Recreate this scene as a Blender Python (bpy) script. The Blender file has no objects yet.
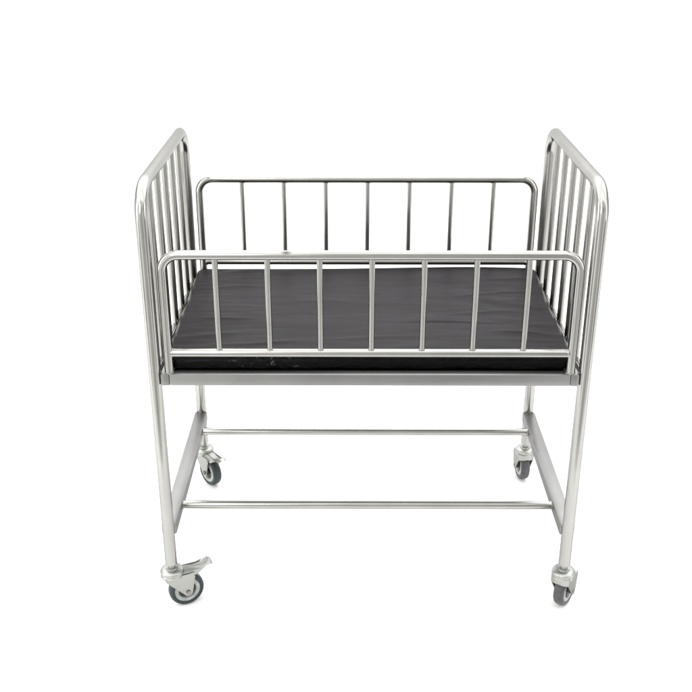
import bpy, bmesh, math, random
from mathutils import Vector, Matrix, noise
random.seed(4)
S = bpy.context.scene
COL = S.collection
PI = math.pi

# ------------------------------------------------------------------ sizes (metres)
Z0 = 0.12                    # height of the leg ends above the floor
HX = 0.45                    # half distance between the two end frames
D = 0.557                    # depth between front and rear legs
H = 0.8775 + Z0              # centre line of the end frame top
LEG_R = 0.0133
GX = 0.419                   # half width of the side rails
ZTOP, ZLOW = 0.7464 + Z0, 0.5296 + Z0
BZ0, BZ1 = 0.4585 + Z0, 0.4855 + Z0   # bed frame bottom / top
MID = Vector((0, D / 2, 0))

# ------------------------------------------------------------------ materials
def new_mat(name):
    m = bpy.data.materials.new(name); m.use_nodes = True
    nt = m.node_tree; b = nt.nodes['Principled BSDF']
    return m, nt, b

def noise_node(nt, scale, detail=4, rough=0.55, vec=None, stretch=None):
    n = nt.nodes.new('ShaderNodeTexNoise'); n.inputs['Scale'].default_value = scale
    n.inputs['Detail'].default_value = detail; n.inputs['Roughness'].default_value = rough
    if vec is None:
        tc = nt.nodes.new('ShaderNodeTexCoord'); vec = tc.outputs['Object']
    if stretch:
        mp = nt.nodes.new('ShaderNodeMapping'); mp.inputs['Scale'].default_value = stretch
        nt.links.new(vec, mp.inputs['Vector']); vec = mp.outputs['Vector']
    nt.links.new(vec, n.inputs['Vector'])
    return n

def ramp(nt, fac, stops):
    r = nt.nodes.new('ShaderNodeValToRGB')
    e = r.color_ramp.elements
    e[0].position, e[0].color = stops[0][0], (*stops[0][1], 1)
    e[1].position, e[1].color = stops[-1][0], (*stops[-1][1], 1)
    for p, c in stops[1:-1]:
        x = e.new(p); x.color = (*c, 1)
    nt.links.new(fac, r.inputs['Fac'])
    return r

def bump(nt, b, h, strength, dist):
    n = nt.nodes.new('ShaderNodeBump'); n.inputs['Strength'].default_value = strength
    n.inputs['Distance'].default_value = dist
    nt.links.new(h, n.inputs['Height']); nt.links.new(n.outputs['Normal'], b.inputs['Normal'])

def steel(name, base, rough=(0.17, 0.25), edge=0.45, scale=(1, 1, 1), bmp=0.05, dark_spot=None):
    m, nt, b = new_mat(name)
    b.inputs['Metallic'].default_value = 1
    n1 = noise_node(nt, 12, 3, 0.5)
    dk = tuple(c * 0.92 for c in base)
    col = ramp(nt, n1.outputs['Fac'], [(0.35, dk), (0.62, base)])
    out = col.outputs['Color']
    if dark_spot:  # small dark oval spot blended into the base colour
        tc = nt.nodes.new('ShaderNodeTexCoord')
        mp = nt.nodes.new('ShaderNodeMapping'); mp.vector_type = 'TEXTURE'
        mp.inputs['Location'].default_value = dark_spot
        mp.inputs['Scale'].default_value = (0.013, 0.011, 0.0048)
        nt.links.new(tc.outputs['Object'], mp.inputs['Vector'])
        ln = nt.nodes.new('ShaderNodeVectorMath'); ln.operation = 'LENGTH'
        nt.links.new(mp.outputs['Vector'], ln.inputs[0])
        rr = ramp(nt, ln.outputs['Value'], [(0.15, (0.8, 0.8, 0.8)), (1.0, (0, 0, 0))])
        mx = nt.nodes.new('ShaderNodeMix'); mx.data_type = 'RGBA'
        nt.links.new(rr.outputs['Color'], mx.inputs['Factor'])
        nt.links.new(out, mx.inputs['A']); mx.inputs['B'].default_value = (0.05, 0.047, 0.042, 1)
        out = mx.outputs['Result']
    nt.links.new(out, b.inputs['Base Color'])
    b.inputs['Specular Tint'].default_value = (edge, edge, edge, 1)
    n2 = noise_node(nt, 14, 2, 0.5, stretch=scale)
    mr = nt.nodes.new('ShaderNodeMapRange')
    mr.inputs['From Min'].default_value = 0.3; mr.inputs['From Max'].default_value = 0.7
    mr.inputs['To Min'].default_value = rough[0]; mr.inputs['To Max'].default_value = rough[1]
    nt.links.new(n2.outputs['Fac'], mr.inputs['Value'])
    nt.links.new(mr.outputs['Result'], b.inputs['Roughness'])
    return m

STEEL = (0.425, 0.421, 0.402)
M_leg = steel('steel_leg', STEEL)
M_rail = steel('steel_rail', STEEL, dark_spot=(-0.168, -0.284, 0.7505 + Z0))
M_flat = steel('steel_flat', (0.30, 0.299, 0.296), rough=(0.30, 0.42), scale=(0.15, 1, 6), bmp=0.05)
M_zinc = steel('zinc_plate', (0.40, 0.41, 0.39), rough=(0.28, 0.45), bmp=0.15)
M_dark = steel('steel_bolt', (0.30, 0.29, 0.27), rough=(0.3, 0.45))

def rubber(name, c, rough=0.5):
    m, nt, b = new_mat(name)
    n = noise_node(nt, 90, 4, 0.6)
    r = ramp(nt, n.outputs['Fac'], [(0.3, tuple(x * 0.75 for x in c)), (0.7, tuple(x * 1.25 for x in c))])
    nt.links.new(r.outputs['Color'], b.inputs['Base Color'])
    b.inputs['Roughness'].default_value = rough
    bump(nt, b, n.outputs['Fac'], 0.25, 0.001)
    return m
M_tyre = rubber('dark_rubber', (0.018, 0.026, 0.028))
M_tyre_grey = rubber('grey_rubber', (0.062, 0.062, 0.068))
M_rim = rubber('grey_plastic', (0.30, 0.33, 0.32), 0.4)
M_hub = rubber('dark_plastic', (0.05, 0.052, 0.05), 0.5)

def vinyl():
    m, nt, b = new_mat('dark_vinyl')
    n = noise_node(nt, 5, 4, 0.6, stretch=(0.5, 2.0, 1))
    r = ramp(nt, n.outputs['Fac'], [(0.3, (0.0080, 0.0063, 0.0076)), (0.7, (0.0145, 0.0123, 0.0150))])
    nt.links.new(r.outputs['Color'], b.inputs['Base Color'])
    b.inputs['Roughness'].default_value = 0.50
    b.inputs['Specular IOR Level'].default_value = 0.115
    w = noise_node(nt, 520, 2, 0.5)
    bump(nt, b, w.outputs['Fac'], 0.25, 0.0006)
    return m
M_vinyl = vinyl()
m, nt, b = new_mat('shaded_vinyl')  # mattress vinyl again, darker: shade of the sides painted into the colour
n = noise_node(nt, 60, 3, 0.6, stretch=(1, 1, 3))
r = ramp(nt, n.outputs['Fac'], [(0.4, (0.0015, 0.0015, 0.0018)), (0.75, (0.004, 0.004, 0.0045))])
nt.links.new(r.outputs['Color'], b.inputs['Base Color'])
b.inputs['Roughness'].default_value = 0.3; b.inputs['Specular IOR Level'].default_value = 0.12
bump(nt, b, n.outputs['Fac'], 0.6, 0.003)
# pale flecks near the left end of the front side
tc = nt.nodes.new('ShaderNodeTexCoord'); sp = nt.nodes.new('ShaderNodeSeparateXYZ')
nt.links.new(tc.outputs['Object'], sp.inputs[0])
mk = ramp(nt, sp.outputs['X'], [(0.0, (0, 0, 0)), (1.0, (0, 0, 0))])
ad = nt.nodes.new('ShaderNodeMath'); ad.operation = 'ADD'; ad.inputs[1].default_value = 0.5
nt.links.new(sp.outputs['X'], ad.inputs[0]); nt.links.new(ad.outputs[0], mk.inputs['Fac'])
for p_, v_ in ((0.20, 0.0), (0.24, 1.0), (0.31, 1.0), (0.37, 0.0)):
    e_ = mk.color_ramp.elements.new(p_); e_.color = (v_, v_, v_, 1)
fl = noise_node(nt, 150, 4, 0.7, stretch=(0.7, 1, 1))
fr = ramp(nt, fl.outputs['Fac'], [(0.60, (0, 0, 0)), (0.68, (1, 1, 1))])
mu = nt.nodes.new('ShaderNodeMath'); mu.operation = 'MULTIPLY'
nt.links.new(mk.outputs['Color'], mu.inputs[0]); nt.links.new(fr.outputs['Color'], mu.inputs[1])
mx = nt.nodes.new('ShaderNodeMix'); mx.data_type = 'RGBA'
nt.links.new(mu.outputs[0], mx.inputs['Factor']); nt.links.new(r.outputs['Color'], mx.inputs['A'])
mx.inputs['B'].default_value = (0.16, 0.15, 0.13, 1)
nt.links.new(mx.outputs['Result'], b.inputs['Base Color'])
M_shaded = m

m, nt, b = new_mat('white_paper')
n = noise_node(nt, 3, 2, 0.5)
r = ramp(nt, n.outputs['Fac'], [(0.3, (0.86, 0.86, 0.86)), (0.7, (0.88, 0.88, 0.88))])
nt.links.new(r.outputs['Color'], b.inputs['Base Color']); b.inputs['Roughness'].default_value = 0.9
b.inputs['Specular IOR Level'].default_value = 0.1
M_paper = m

# ------------------------------------------------------------------ mesh helpers
def link(name, bm, mat, parent=None, smooth=True, origin=None):
    """bm is in world coordinates; origin = world point the object sits at."""
    me = bpy.data.meshes.new(name)
    o = bpy.data.objects.new(name, me)
    org = Vector(origin) if origin is not None else (Vector(parent['_org']) if parent is not None else Vector((0, 0, 0)))
    porg = Vector(parent['_org']) if parent is not None else Vector((0, 0, 0))
    bmesh.ops.translate(bm, verts=bm.verts, vec=-org)
    bmesh.ops.recalc_face_normals(bm, faces=bm.faces)
    bm.to_mesh(me); bm.free()
    if smooth:
        for p in me.polygons: p.use_smooth = True
        me.set_sharp_from_angle(angle=math.radians(38))
    me.materials.append(mat)
    o.location = org - porg; o.parent = parent; o['_org'] = tuple(org)
    COL.objects.link(o)
    return o

def round_path(pts, rad, n=10):
    """polyline with its inner corners rounded"""
    pts = [Vector(p) for p in pts]; out = [pts[0]]
    for i in range(1, len(pts) - 1):
        p, a, c = pts[i], (pts[i-1] - pts[i]).normalized(), (pts[i+1] - pts[i]).normalized()
        ang = a.angle(c); t = rad / math.tan(ang / 2)
        ctr = p + (a + c).normalized() * (rad / math.sin(ang / 2))
        s, e = p + a * t - ctr, p + c * t - ctr
        for k in range(n + 1):
            u = k / n; om = s.angle(e)
            out.append(ctr + (s * math.sin((1-u)*om) + e * math.sin(u*om)) / math.sin(om))
    out.append(pts[-1]); return out

def add_tube(bm, path, r, seg=24, caps=True, sub=0):
    path = [Vector(p) for p in path]
    t0 = (path[1] - path[0]).normalized()
    up = Vector((0, 0, 1)) if abs(t0.z) < 0.9 else Vector((1, 0, 0))
    u = t0.cross(up).normalized(); rings = []
    prev = t0
    for i, p in enumerate(path):
        if i == 0: t = t0
        elif i == len(path) - 1: t = (p - path[i-1]).normalized()
        else: t = ((p - path[i-1]).normalized() + (path[i+1] - p).normalized()).normalized()
        q = prev.rotation_difference(t); u = q @ u; u = (u - t * u.dot(t)).normalized(); prev = t
        v = t.cross(u)
        rr = r[i] if isinstance(r, (list, tuple)) else r
        rings.append([bm.verts.new(p + (u * math.cos(a) + v * math.sin(a)) * rr)
                      for a in [2 * PI * k / seg for k in range(seg)]])
    for a, b_ in zip(rings, rings[1:]):
        for k in range(seg):
            bm.faces.new((a[k], a[(k+1) % seg], b_[(k+1) % seg], b_[k]))
    if caps:
        bm.faces.new(rings[0][::-1]); bm.faces.new(rings[-1])

def add_box(bm, x0, x1, y0, y1, z0, z1, bev=0.0015, mat=None):
    r = bmesh.ops.create_cube(bm, size=1)
    vs = r['verts']
    bmesh.ops.scale(bm, vec=(x1-x0, y1-y0, z1-z0), verts=vs)
    bmesh.ops.translate(bm, vec=((x0+x1)/2, (y0+y1)/2, (z0+z1)/2), verts=vs)
    if bev:
        es = list({e for v in vs for e in v.link_edges})
        res = bmesh.ops.bevel(bm, geom=es, offset=bev, segments=2, profile=0.6, affect='EDGES')
        vs = res['verts']
        vs = list({v for f in res['faces'] for v in f.verts} | set(vs))
    if mat is not None: bmesh.ops.transform(bm, matrix=mat, verts=vs)
    return vs

def add_lathe(bm, prof, mat, seg=40):
    """profile [(r, h)] turned about local z, then moved by mat"""
    rings = []
    for r, h in prof:
        if r < 1e-6: rings.append([bm.verts.new(mat @ Vector((0, 0, h)))])
        else: rings.append([bm.verts.new(mat @ Vector((r*math.cos(2*PI*k/seg), r*math.sin(2*PI*k/seg), h))) for k in range(seg)])
    for a, b_ in zip(rings, rings[1:]):
        for k in range(seg):
            k2 = (k+1) % seg
            if len(a) == 1 and len(b_) == 1: continue
            if len(a) == 1: bm.faces.new((a[0], b_[k2], b_[k]))
            elif len(b_) == 1: bm.faces.new((a[k], a[k2], b_[0]))
            else: bm.faces.new((a[k], a[k2], b_[k2], b_[k]))

def add_plate(bm, outline, thick, mat):
    """flat outline [(a, b)] in local xz, thickness along local y, centred"""
    f = [bm.verts.new(mat @ Vector((a, -thick/2, b_))) for a, b_ in outline]
    g = [bm.verts.new(mat @ Vector((a, thick/2, b_))) for a, b_ in outline]
    bm.faces.new(f); bm.faces.new(g[::-1]); n = len(f)
    for i in range(n): bm.faces.new((f[i], g[i], g[(i+1) % n], f[(i+1) % n]))

def add_weld(bm, c, axis, r, w=0.0022, seg=28):
    """uneven bead round a tube end"""
    axis = Vector(axis).normalized()
    up = Vector((0, 0, 1)) if abs(axis.z) < 0.9 else Vector((1, 0, 0))
    u = axis.cross(up).normalized(); v = axis.cross(u); c = Vector(c); ph = random.random() * 9
    rings = []
    for k in range(seg):
        a = 2*PI*k/seg; d = u*math.cos(a) + v*math.sin(a)
        ww = w * (0.85 + 0.3 * math.sin(a*5 + ph) * math.sin(a*3 + ph*2))
        rings.append([bm.verts.new(c + d*(r + ww*0.7*math.cos(q)) + axis*ww*math.sin(q)) for q in [2*PI*j/7 for j in range(7)]])
    for i in range(seg):
        a, b_ = rings[i], rings[(i+1) % seg]
        for j in range(7): bm.faces.new((a[j], a[(j+1) % 7], b_[(j+1) % 7], b_[j]))

def straight(a, b_, n=8, wob=0.0):
    a, b_ = Vector(a), Vector(b_); return [a.lerp(b_, i/n) for i in range(n+1)]

# ------------------------------------------------------------------ the bed
bed = bpy.data.objects.new('crib_bed', None); COL.objects.link(bed)
bed.location = MID; bed['_org'] = tuple(MID); bed.empty_display_size = 0.2
bed['label'] = 'stainless steel hospital crib on four castors with barred ends and railed sides'
bed['category'] = 'crib'

for sx in (-1, 1):
    x = HX * sx
    bm = bmesh.new()
    add_tube(bm, round_path([(x, 0, Z0), (x, 0, H), (x, D, H), (x, D, Z0)], 0.062, 14), LEG_R, 28)
    ef = link('end_frame', bm, M_leg, bed)
    # lower rail of the barred end, at mattress height
    zr = 0.472 + Z0
    bm = bmesh.new(); add_tube(bm, straight((x, LEG_R*0.6, zr), (x, D-LEG_R*0.6, zr), 4), 0.0095, 20)
    link('end_rail', bm, M_leg, ef)
    for k in range(1, 6):
        y = D * k / 6
        bm = bmesh.new()
        add_tube(bm, straight((x, y, zr + 0.004), (x, y, H - LEG_R*0.7), 6), 0.0073, 18)
        add_weld(bm, (x, y, H - LEG_R + 0.0004), (0, 0, 1), 0.0073, 0.0015, 20)
        link('bar', bm, M_leg, ef)
    # flat-topped low tube joining front and rear leg
    zb = 0.087 + Z0
    bm = bmesh.new()
    add_box(bm, x-0.0165, x+0.0165, LEG_R*0.55, D-LEG_R*0.4, zb-0.0125, zb+0.0125, 0.0022)
    link('foot_beam', bm, M_flat, bed)

# bed frame: rectangular tube all round
bm = bmesh.new()
for y in (0, D):
    add_box(bm, -0.4188, 0.4188, y-0.011, y+0.011, BZ0+0.0004, BZ1-0.0004, 0.0018)
for sx in (-1, 1):
    a, b_ = sorted((0.4192*sx, 0.4366*sx))
    add_box(bm, a, b_, -0.0118, D+0.0118, BZ0, BZ1, 0.002)
frame_bm = bm
bm = bmesh.new()
add_box(bm, -0.4185, 0.4185, 0.0115, D-0.0115, BZ0+0.008, BZ0+0.0095, 0)
deck_bm = bm
bm = frame_bm
for sx in (-1, 1):
    for y in (0, D):
        for zz in (BZ0+0.004, BZ1-0.004):
            add_weld(bm, (sx*0.4368, y, zz), (1, 0, 0), 0.0032, 0.0016, 12)
bf = link('bed_frame', bm, M_flat, bed)
link('deck', deck_bm, M_flat, bf, smooth=False)

# side rails
for y in (0, D):
    ZTOP = 0.7464 + Z0 + (0.0045 if y else -0.003)
    ZLOW = 0.5296 + Z0 + (0.0050 if y else 0)
    bm = bmesh.new()
    path = round_path([(-GX, y, BZ1-0.001), (-GX, y, ZTOP), (GX, y, ZTOP), (GX, y, BZ1-0.001)], 0.034, 12)
    add_tube(bm, path, 0.0100, 24)
    for sx in (-1, 1): add_weld(bm, (sx*GX, y, BZ1+0.0006), (0, 0, 1), 0.0100, 0.0016)
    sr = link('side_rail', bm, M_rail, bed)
    bm = bmesh.new(); add_tube(bm, straight((-GX+0.006, y, ZLOW), (GX-0.006, y, ZLOW), 4), 0.0090, 20)
    for sx in (-1, 1): add_weld(bm, (sx*(GX-0.0095), y, ZLOW), (1, 0, 0), 0.0088, 0.0018)
    link('lower_rail', bm, M_leg, sr)
    for k in range(-3, 4):
        xx = 0.0025 + 0.1048*k
        bm = bmesh.new()
        add_tube(bm, straight((xx, y, ZLOW+0.004), (xx, y, ZTOP-0.005), 6), 0.0060, 18)
        add_weld(bm, (xx, y, ZTOP-0.0094), (0, 0, 1), 0.0058, 0.0013, 18)
        add_weld(bm, (xx, y, ZLOW+0.0088), (0, 0, 1), 0.0058, 0.0013, 18)
        link('bar', bm, M_leg, sr)

# long low bars
for y in (0.109, 0.463):
    bm = bmesh.new()
    zb = 0.087 + Z0
    add_tube(bm, straight((-HX+0.0158, y, zb), (HX-0.0158, y, zb), 4), 0.0098, 22)
    for sx in (-1, 1): add_weld(bm, (sx*(HX-0.0168), y, zb), (1, 0, 0), 0.0098, 0.0016)
    link('cross_bar', bm, M_leg, bed)

# ------------------------------------------------------------------ castors
WR = 0.0415
def make_castor(x, y, ang, trail, brake, tyre_mat):
    """ang: direction of the trail (degrees, 0 = +x, 90 = away from the camera)"""
    base = Vector((x, y, Z0))
    R = Matrix.Translation(base) @ Matrix.Rotation(math.radians(ang), 4, 'Z')
    T = lambda *p: R @ Matrix.Translation(Vector(p))
    bm = bmesh.new()     # stem and bearing
    add_lathe(bm, [(0, 0.001), (0.0100, 0.001), (0.0100, -0.003), (0.0085, -0.0035), (0.0085, -0.010), (0.0125, -0.0105),
                   (0.0135, -0.014), (0.020, -0.0145), (0.0248, -0.0165), (0.0268, -0.0200), (0.0266, -0.0250), (0.024, -0.0280), (0, -0.0280)], R)
    c = link('castor', bm, M_zinc, bed, origin=base)
    bm = bmesh.new()     # fork: hood + two tapering cheeks
    wz = -0.12 + WR
    hw = 0.0185 if brake else 0.0212
    add_lathe(bm, [(0, -0.0260), (0.024, -0.0262), (0.0262, -0.0285), (0.0262, -0.0330), (0.024, -0.0350), (0, -0.0350)], R)
    add_box(bm, -0.012, trail+0.014, -hw+0.001, hw-0.001, -0.0352, -0.0318, 0.001, R)
    for s in (-1, 1):
        ol = [(-0.0215, -0.029), (-0.0205, -0.037)] if brake else [(-0.0155, -0.027), (-0.0155, -0.046)]
        for k in range(7):     # round end at the axle
            a = PI*1.12 + (PI*0.78) * k/6
            ol.append((trail + 0.0105*math.cos(a), wz + 0.0105*math.sin(a)))
        ol += [(trail+0.0180, -0.040), (trail+0.0150, -0.029)]
        add_plate(bm, ol, 0.0024, T(0, s*hw, 0))
    if not brake:
        # skirt in front of and behind the wheel top
        inn, out_ = [], []
        for k in range(19):
            a = math.radians(126 + 108*k/18); dep = -0.041 - 0.006*abs(math.cos(a*1.0 + PI/2))
            for lst, rr in ((out_, 0.0262), (inn, 0.0246)):
                lst.append((bm.verts.new(R @ Vector((rr*math.cos(a), rr*math.sin(a), -0.030))), bm.verts.new(R @ Vector((rr*math.cos(a), rr*math.sin(a), dep)))))
        for k in range(18):
            o1, o2, i1, i2 = out_[k], out_[k+1], inn[k], inn[k+1]
            bm.faces.new((o1[0], o2[0], o2[1], o1[1])); bm.faces.new((i1[0], i1[1], i2[1], i2[0]))
            bm.faces.new((o1[1], o2[1], i2[1], i1[1])); bm.faces.new((o1[0], i1[0], i2[0], o2[0]))
        for o1, i1 in ((out_[0], inn[0]), (out_[-1], inn[-1])): bm.faces.new((o1[0], o1[1], i1[1], i1[0]))
    link('fork', bm, M_zinc, c)
    ax = R @ Matrix.Translation((trail, 0, wz)) @ Matrix.Rotation(PI/2, 4, 'X')
    bm = bmesh.new()
    w = 0.0125
    add_lathe(bm, [(0.0305, -w*0.86), (0.0365, -w), (0.0392, -w*0.86), (WR-0.0005, -w*0.5), (WR, 0), (WR-0.0005, w*0.5), (0.0392, w*0.86),
                   (0.0365, w), (0.0305, w*0.86)], ax, 48)
    link('tyre', bm, tyre_mat, c)
    bm = bmesh.new()
    add_lathe(bm, [(0.0306, -w*0.80), (0.0296, -w*0.92), (0.0215, -w*0.92), (0.0200, -w*0.45), (0.0200, w*0.45), (0.0215, w*0.92), (0.0296, w*0.92), (0.0306, w*0.80)], ax, 40)
    link('rim', bm, M_rim, c)
    bm = bmesh.new()
    add_lathe(bm, [(0, -w*0.46), (0.0202, -w*0.46), (0.0202, w*0.46), (0, w*0.46)], ax, 32)
    add_lathe(bm, [(0, -0.0165), (0.0085, -0.0165), (0.0085, 0.0165), (0, 0.0165)], ax, 24)
    link('hub', bm, M_hub, c)
    bm = bmesh.new()
    add_lathe(bm, [(0, -0.0245), (0.003, -0.0245), (0.0035, -0.0205), (0.0058, -0.0200), (0.0058, 0.0200), (0.0050, 0.0235), (0, 0.0240)], ax, 6)
    link('axle', bm, M_dark, c)
    if brake:
        bm = bmesh.new()
        # pedal: a bent pressed strip with a flared tip, plus side flanges
        prof = [(0.012, -0.0225, 0.0170), (0.030, -0.0230, 0.0170), (0.050, -0.0250, 0.0165), (0.062, -0.0240, 0.0150),
                (0.073, -0.0205, 0.0128), (0.080, -0.0160, 0.0138), (0.088, -0.0140, 0.0150), (0.0935, -0.0170, 0.0125)]
        top, bot = [], []
        for a, z, hw_ in prof:
            row, rb = [], []
            for j in range(7):
                t = -1 + j/3
                crown = -0.0045 * abs(t)**3
                row.append(bm.verts.new(R @ Vector((a, t*hw_, z + crown))))
                rb.append(bm.verts.new(R @ Vector((a, t*(hw_-0.0008), z + crown - 0.0022))))
            top.append(row); bot.append(rb)
        for g in (top, bot):
            for r1, r2 in zip(g, g[1:]):
                for j in range(6): bm.faces.new((r1[j], r1[j+1], r2[j+1], r2[j]))
        for r1, r2, q1, q2 in zip(top, top[1:], bot, bot[1:]):
            bm.faces.new((r1[0], r2[0], q2[0], q1[0])); bm.faces.new((r1[6], r2[6], q2[6], q1[6]))
        for k in (0, -1):
            for j in range(6): bm.faces.new((top[k][j], top[k][j+1], bot[k][j+1], bot[k][j]))
        for s in (-1, 1):
            add_plate(bm, [(0.010, -0.024), (0.010, -0.034), (0.040, -0.041), (0.058, -0.036), (0.076, -0.022), (0.060, -0.0255)], 0.0018, T(0, s*0.0152, 0))
        add_lathe(bm, [(0, -0.0185), (0.0035, -0.0185), (0.0035, 0.0185), (0, 0.0185)],
                  R @ Matrix.Translation((0.045, 0, -0.032)) @ Matrix.Rotation(PI/2, 4, 'X'), 12)
        link('brake_pedal', bm, M_zinc, c)
    return c

make_castor(-HX, 0, 26, 0.030, True, M_tyre)['label'] = 'front left castor with brake pedal and dark tyre'
make_castor(HX, 0, 56, 0.019, False, M_tyre_grey)['label'] = 'front right castor with grey tyre and no brake'
make_castor(-HX, D, -50, 0.028, True, M_tyre)['label'] = 'rear left castor with brake pedal'
make_castor(HX, D, 97, 0.016, False, M_tyre_grey)['label'] = 'rear right castor without brake'

# ------------------------------------------------------------------ mattress
def mattress():
    X0, X1, Y0, Y1 = -0.434, 0.434, 0.017, 0.553
    zt, zb = 0.5125 + Z0, 0.4875 + Z0
    nx, ny = 300, 190
    bm = bmesh.new(); top = []
    folds = [(-0.36, 0.14, 0.10, 0.0022, 0.010, 0.10), (-0.33, 0.235, 0.08, 0.0020, 0.007, -0.06), (-0.25, 0.09, 0.12, 0.0018, 0.008, 0.05),
             (0.17, 0.205, 0.13, -0.0022, 0.004, 0.0), (0.35, 0.15, 0.10, 0.0025, 0.008, -0.08), (0.31, 0.27, 0.12, 0.0018, 0.007, 0.05),
             (0.29, 0.38, 0.14, 0.0016, 0.007, 0.10), (-0.33, 0.42, 0.10, 0.0016, 0.008, 0.04), (0.02, 0.12, 0.15, 0.0010, 0.008, 0.02),
             (0.33, 0.055, 0.09, 0.0026, 0.010, 0.12), (0.36, 0.47, 0.08, 0.0016, 0.008, -0.05), (-0.1, 0.33, 0.2, 0.0008, 0.012, -0.02)]
    def h(x, y):
        e = min(x-X0, X1-x, y-Y0, Y1-y)
        rd = 0.010
        z = zt
        if e < rd: z -= 0.008 * (1 - math.sqrt(max(0, 1 - (1-e/rd)**2)))
        k = min(1, e/0.03)
        z += 0.0035*noise.noise(Vector((x*2.2, y*3.0, 1))) - 0.002*(abs(x)/0.43)**2 + 0.0065*math.exp(-((y-0.56)/0.14)**2) + 0.0055*math.exp(-((x-0.24)/0.24)**2-((y-0.56)/0.14)**2)
        sd = 0.35 + 0.65*min(1, (abs(x)/0.36)**2)
        z += sd*k*0.0022*noise.noise(Vector((x*5.0, y*26 + 3*noise.noise(Vector((x*3, y*3, 7))), 4)))
        z += sd*k*0.0009*noise.noise(Vector((x*11, y*60 + 2*x, 9)))
        for fx, fy, L, a, w, sl in folds:
            dx = (x-fx)/L
            if abs(dx) < 1.6:
                dy = (y - fy - sl*(x-fx) - 0.006*math.sin(x*22+fy*50))/w
                z += 1.25*a*math.exp(-dx*dx*2.2 - dy*dy)
        return z
    def edge(x, y):
        # slightly irregular outline
        return (x + 0.003*noise.noise(Vector((y*9, 2, x))) * (1 if abs(x) > 0.40 else 0), y)
    for j in range(ny+1):
        row = []
        for i in range(nx+1):
            x = X0 + (X1-X0)*i/nx; y = Y0 + (Y1-Y0)*j/ny
            cx = max(0, abs(x)-(0.434-0.02)); cy = max(0, abs(y-(Y0+Y1)/2)-((Y1-Y0)/2-0.02))
            ox, oy = x, y
            if cx > 0 and cy > 0:      # round the corners
                L = math.hypot(cx, cy); m_ = max(cx, cy); f = m_/L
                ox = math.copysign(0.414 + cx*f, x); oy = (Y0+Y1)/2 + math.copysign((Y1-Y0)/2-0.02 + cy*f, y-(Y0+Y1)/2)
            ex, ey = edge(ox, oy)
            row.append(bm.verts.new((ex, ey, h(x, y))))
        top.append(row)
    for j in range(ny):
        for i in range(nx): bm.faces.new((top[j][i], top[j][i+1], top[j+1][i+1], top[j+1][i]))
    rim = [top[0][i] for i in range(nx)] + [top[j][nx] for j in range(ny)] + [top[ny][i] for i in range(nx, 0, -1)] + [top[j][0] for j in range(ny, 0, -1)]
    rim_co = [v.co.copy() for v in rim]
    cen = Vector((0, (Y0+Y1)/2, 0)); n = len(rim)
    low = [bm.verts.new(Vector((c.x*1.001, cen.y+(c.y-cen.y)*1.002, c.z-0.003))) for c in rim_co]
    for k in range(n): bm.faces.new((rim[k], low[k], low[(k+1) % n], rim[(k+1) % n]))
    org = Vector((0, D/2, zb))
    o = link('mattress', bm, M_vinyl, None, origin=org)
    o.data.materials.append(M_shaded)
    for p in o.data.polygons:          # rim faces take the shade-darkened vinyl too
        c = p.center + org
        if min(c.x-X0, X1-c.x, c.y-Y0, Y1-c.y) < 0.009: p.material_index = 1
    # side band in the vinyl with shade painted in
    bm = bmesh.new(); prev = None
    rings = []
    for sc, dz in ((0.998, -0.0025), (1.0, -0.006), (0.999, -0.013), (0.999, None)):
        rings.append([bm.verts.new(Vector((c.x*sc, cen.y+(c.y-cen.y)*sc + 0.0008*noise.noise(Vector((c.x*30, c.y*30, (dz or 0)*200))), (c.z+dz) if dz else BZ1+0.0006))) for c in rim_co])
    for a, b_ in zip(rings, rings[1:]):
        for k in range(n): bm.faces.new((a[k], b_[k], b_[(k+1) % n], a[(k+1) % n]))
    bm.faces.new(rings[-1])
    link('side_band', bm, M_shaded, o)
    return o
mt = mattress()
mt['label'] = 'thin dark grey vinyl mattress, shade painted into its sides, lying in the steel crib'
mt['category'] = 'mattress'

# ------------------------------------------------------------------ studio paper sweep
bm = bmesh.new()
prof = [(-0.72, 0)]
prof += [(y, 0) for y in (0, 1, 2.2)]
for k in range(1, 17):
    a = PI/2*k/16; prof.append((2.2 + 1.6*math.sin(a), 1.6 - 1.6*math.cos(a)))
prof += [(3.8, 2.6), (3.8, 4.2)]
rows = [[bm.verts.new((x, y, z)) for x in (-4.5, -1.5, 1.5, 4.5)] for y, z in prof]
for a, b_ in zip(rows, rows[1:]):
    for k in range(3): bm.faces.new((a[k], a[k+1], b_[k+1], b_[k]))
bd = link('backdrop', bm, M_paper)
bd['kind'] = 'structure'

# ------------------------------------------------------------------ light
w = bpy.data.worlds.new('World'); S.world = w; w.use_nodes = True
nt = w.node_tree
bg = nt.nodes['Background']; bg.inputs['Strength'].default_value = 1.0
# made-up surroundings: bright and dark panels added to streak the tubes, darker low down
tc = nt.nodes.new('ShaderNodeTexCoord'); sp = nt.nodes.new('ShaderNodeSeparateXYZ')
nt.links.new(tc.outputs['Generated'], sp.inputs[0])
at = nt.nodes.new('ShaderNodeMath'); at.operation = 'ARCTAN2'
nt.links.new(sp.outputs['X'], at.inputs[0]); nt.links.new(sp.outputs['Y'], at.inputs[1])
mr = nt.nodes.new('ShaderNodeMapRange')
mr.inputs['From Min'].default_value = -PI; mr.inputs['From Max'].default_value = PI
nt.links.new(at.outputs[0], mr.inputs['Value'])
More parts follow.
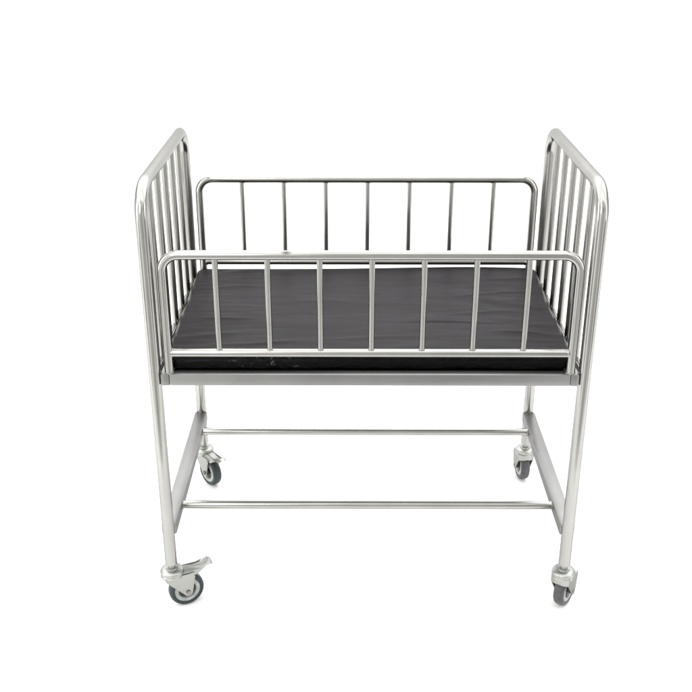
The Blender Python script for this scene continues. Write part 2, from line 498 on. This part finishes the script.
# 0 / 1 = straight behind the camera, 0.25 = left, 0.75 = right, 0.5 = behind the set
g = lambda v: (v, v*0.995, v*0.97)
az = ramp(nt, mr.outputs['Result'], [(0.0, g(0.95)), (0.05, g(0.80)), (0.08, g(1.9)), (0.12, g(1.6)), (0.145, g(0.38)), (0.20, g(0.45)), (0.24, g(1.2)),
    (0.34, g(0.9)), (0.5, g(0.8)), (0.66, g(0.9)), (0.76, g(1.0)), (0.80, g(0.42)), (0.855, g(0.34)), (0.88, g(1.3)), (0.92, g(1.3)), (0.95, g(0.55)), (1.0, g(0.95))])
el = ramp(nt, sp.outputs['Z'], [(0.0, (0.75,)*3), (1.0, (0.75,)*3)])
ad = nt.nodes.new('ShaderNodeMapRange'); ad.inputs['From Min'].default_value = -1; ad.inputs['From Max'].default_value = 1
nt.links.new(sp.outputs['Z'], ad.inputs['Value']); nt.links.new(ad.outputs['Result'], el.inputs['Fac'])
for p_, v_ in ((0.22, 0.9), (0.47, 0.95), (0.52, 1.0), (0.60, 1.0), (0.66, 0.6), (0.80, 1.3)):
    e_ = el.color_ramp.elements.new(p_); e_.color = (v_, v_, v_, 1)
mx = nt.nodes.new('ShaderNodeMix'); mx.data_type = 'RGBA'; mx.blend_type = 'MULTIPLY'; mx.inputs['Factor'].default_value = 1
nt.links.new(az.outputs['Color'], mx.inputs['A']); nt.links.new(el.outputs['Color'], mx.inputs['B'])
nt.links.new(mx.outputs['Result'], bg.inputs['Color'])

def area(name, loc, target, sx, sy, rad, col=(1, 1, 1)):
    L = bpy.data.lights.new(name, 'AREA'); L.shape = 'RECTANGLE'; L.size = sx; L.size_y = sy
    L.energy = rad * sx * sy * PI; L.color = col
    o = bpy.data.objects.new(name, L); COL.objects.link(o); o.location = loc
    d = Vector(target) - Vector(loc)
    o.rotation_euler = d.to_track_quat('-Z', 'Y').to_euler()
    o['kind'] = 'structure'
    return o
area('overhead_softbox', (0, 0.9, 3.9), (0, 0.9, 0), 11.0, 7.0, 1.6)
area('key_softbox', (-1.1, -2.9, 2.3), (0, 0.2, 0.6), 0.9, 1.4, 6.0, (1, 0.99, 0.95))
area('left_softbox', (-2.9, -0.9, 1.3), (0, 0.3, 0.6), 0.9, 2.2, 6.0, (1, 1, 0.90))
area('right_softbox', (3.0, -1.1, 1.4), (0, 0.3, 0.6), 0.7, 2.2, 4.5, (1, 0.96, 0.96))
area('wall_fill', (0, 2.2, 4.4), (0, 3.8, 2.6), 5.0, 1.4, 6.5)  # unseen light added to brighten the sweep's wall for reflections in the tubes

# ------------------------------------------------------------------ camera (fitted to the photograph)
def rot(a, ax): return Matrix.Rotation(a, 3, ax)
R3 = rot(0.0035, 'Z') @ rot(-0.4220, 'X') @ rot(-0.0002, 'Y')
right, fwd, up = R3.col[0], R3.col[1], R3.col[2]
cam = bpy.data.cameras.new('camera'); co = bpy.data.objects.new('camera', cam); COL.objects.link(co)
M = Matrix((right, up, -fwd)).transposed().to_4x4(); M.translation = Vector((-0.0431, -1.898, 1.3977 + Z0))
co.matrix_world = M
cam.sensor_width = 36; cam.lens = 1005.9/692*36; cam.clip_start = 0.05; cam.clip_end = 100
S.camera = co

for o in bpy.data.objects:
    if '_org' in o: del o['_org']

S.render.engine = 'CYCLES'
S.view_settings.view_transform = 'Standard'; S.view_settings.look = 'None'
S.view_settings.exposure = 0; S.view_settings.gamma = 1
S.cycles.max_bounces = 10
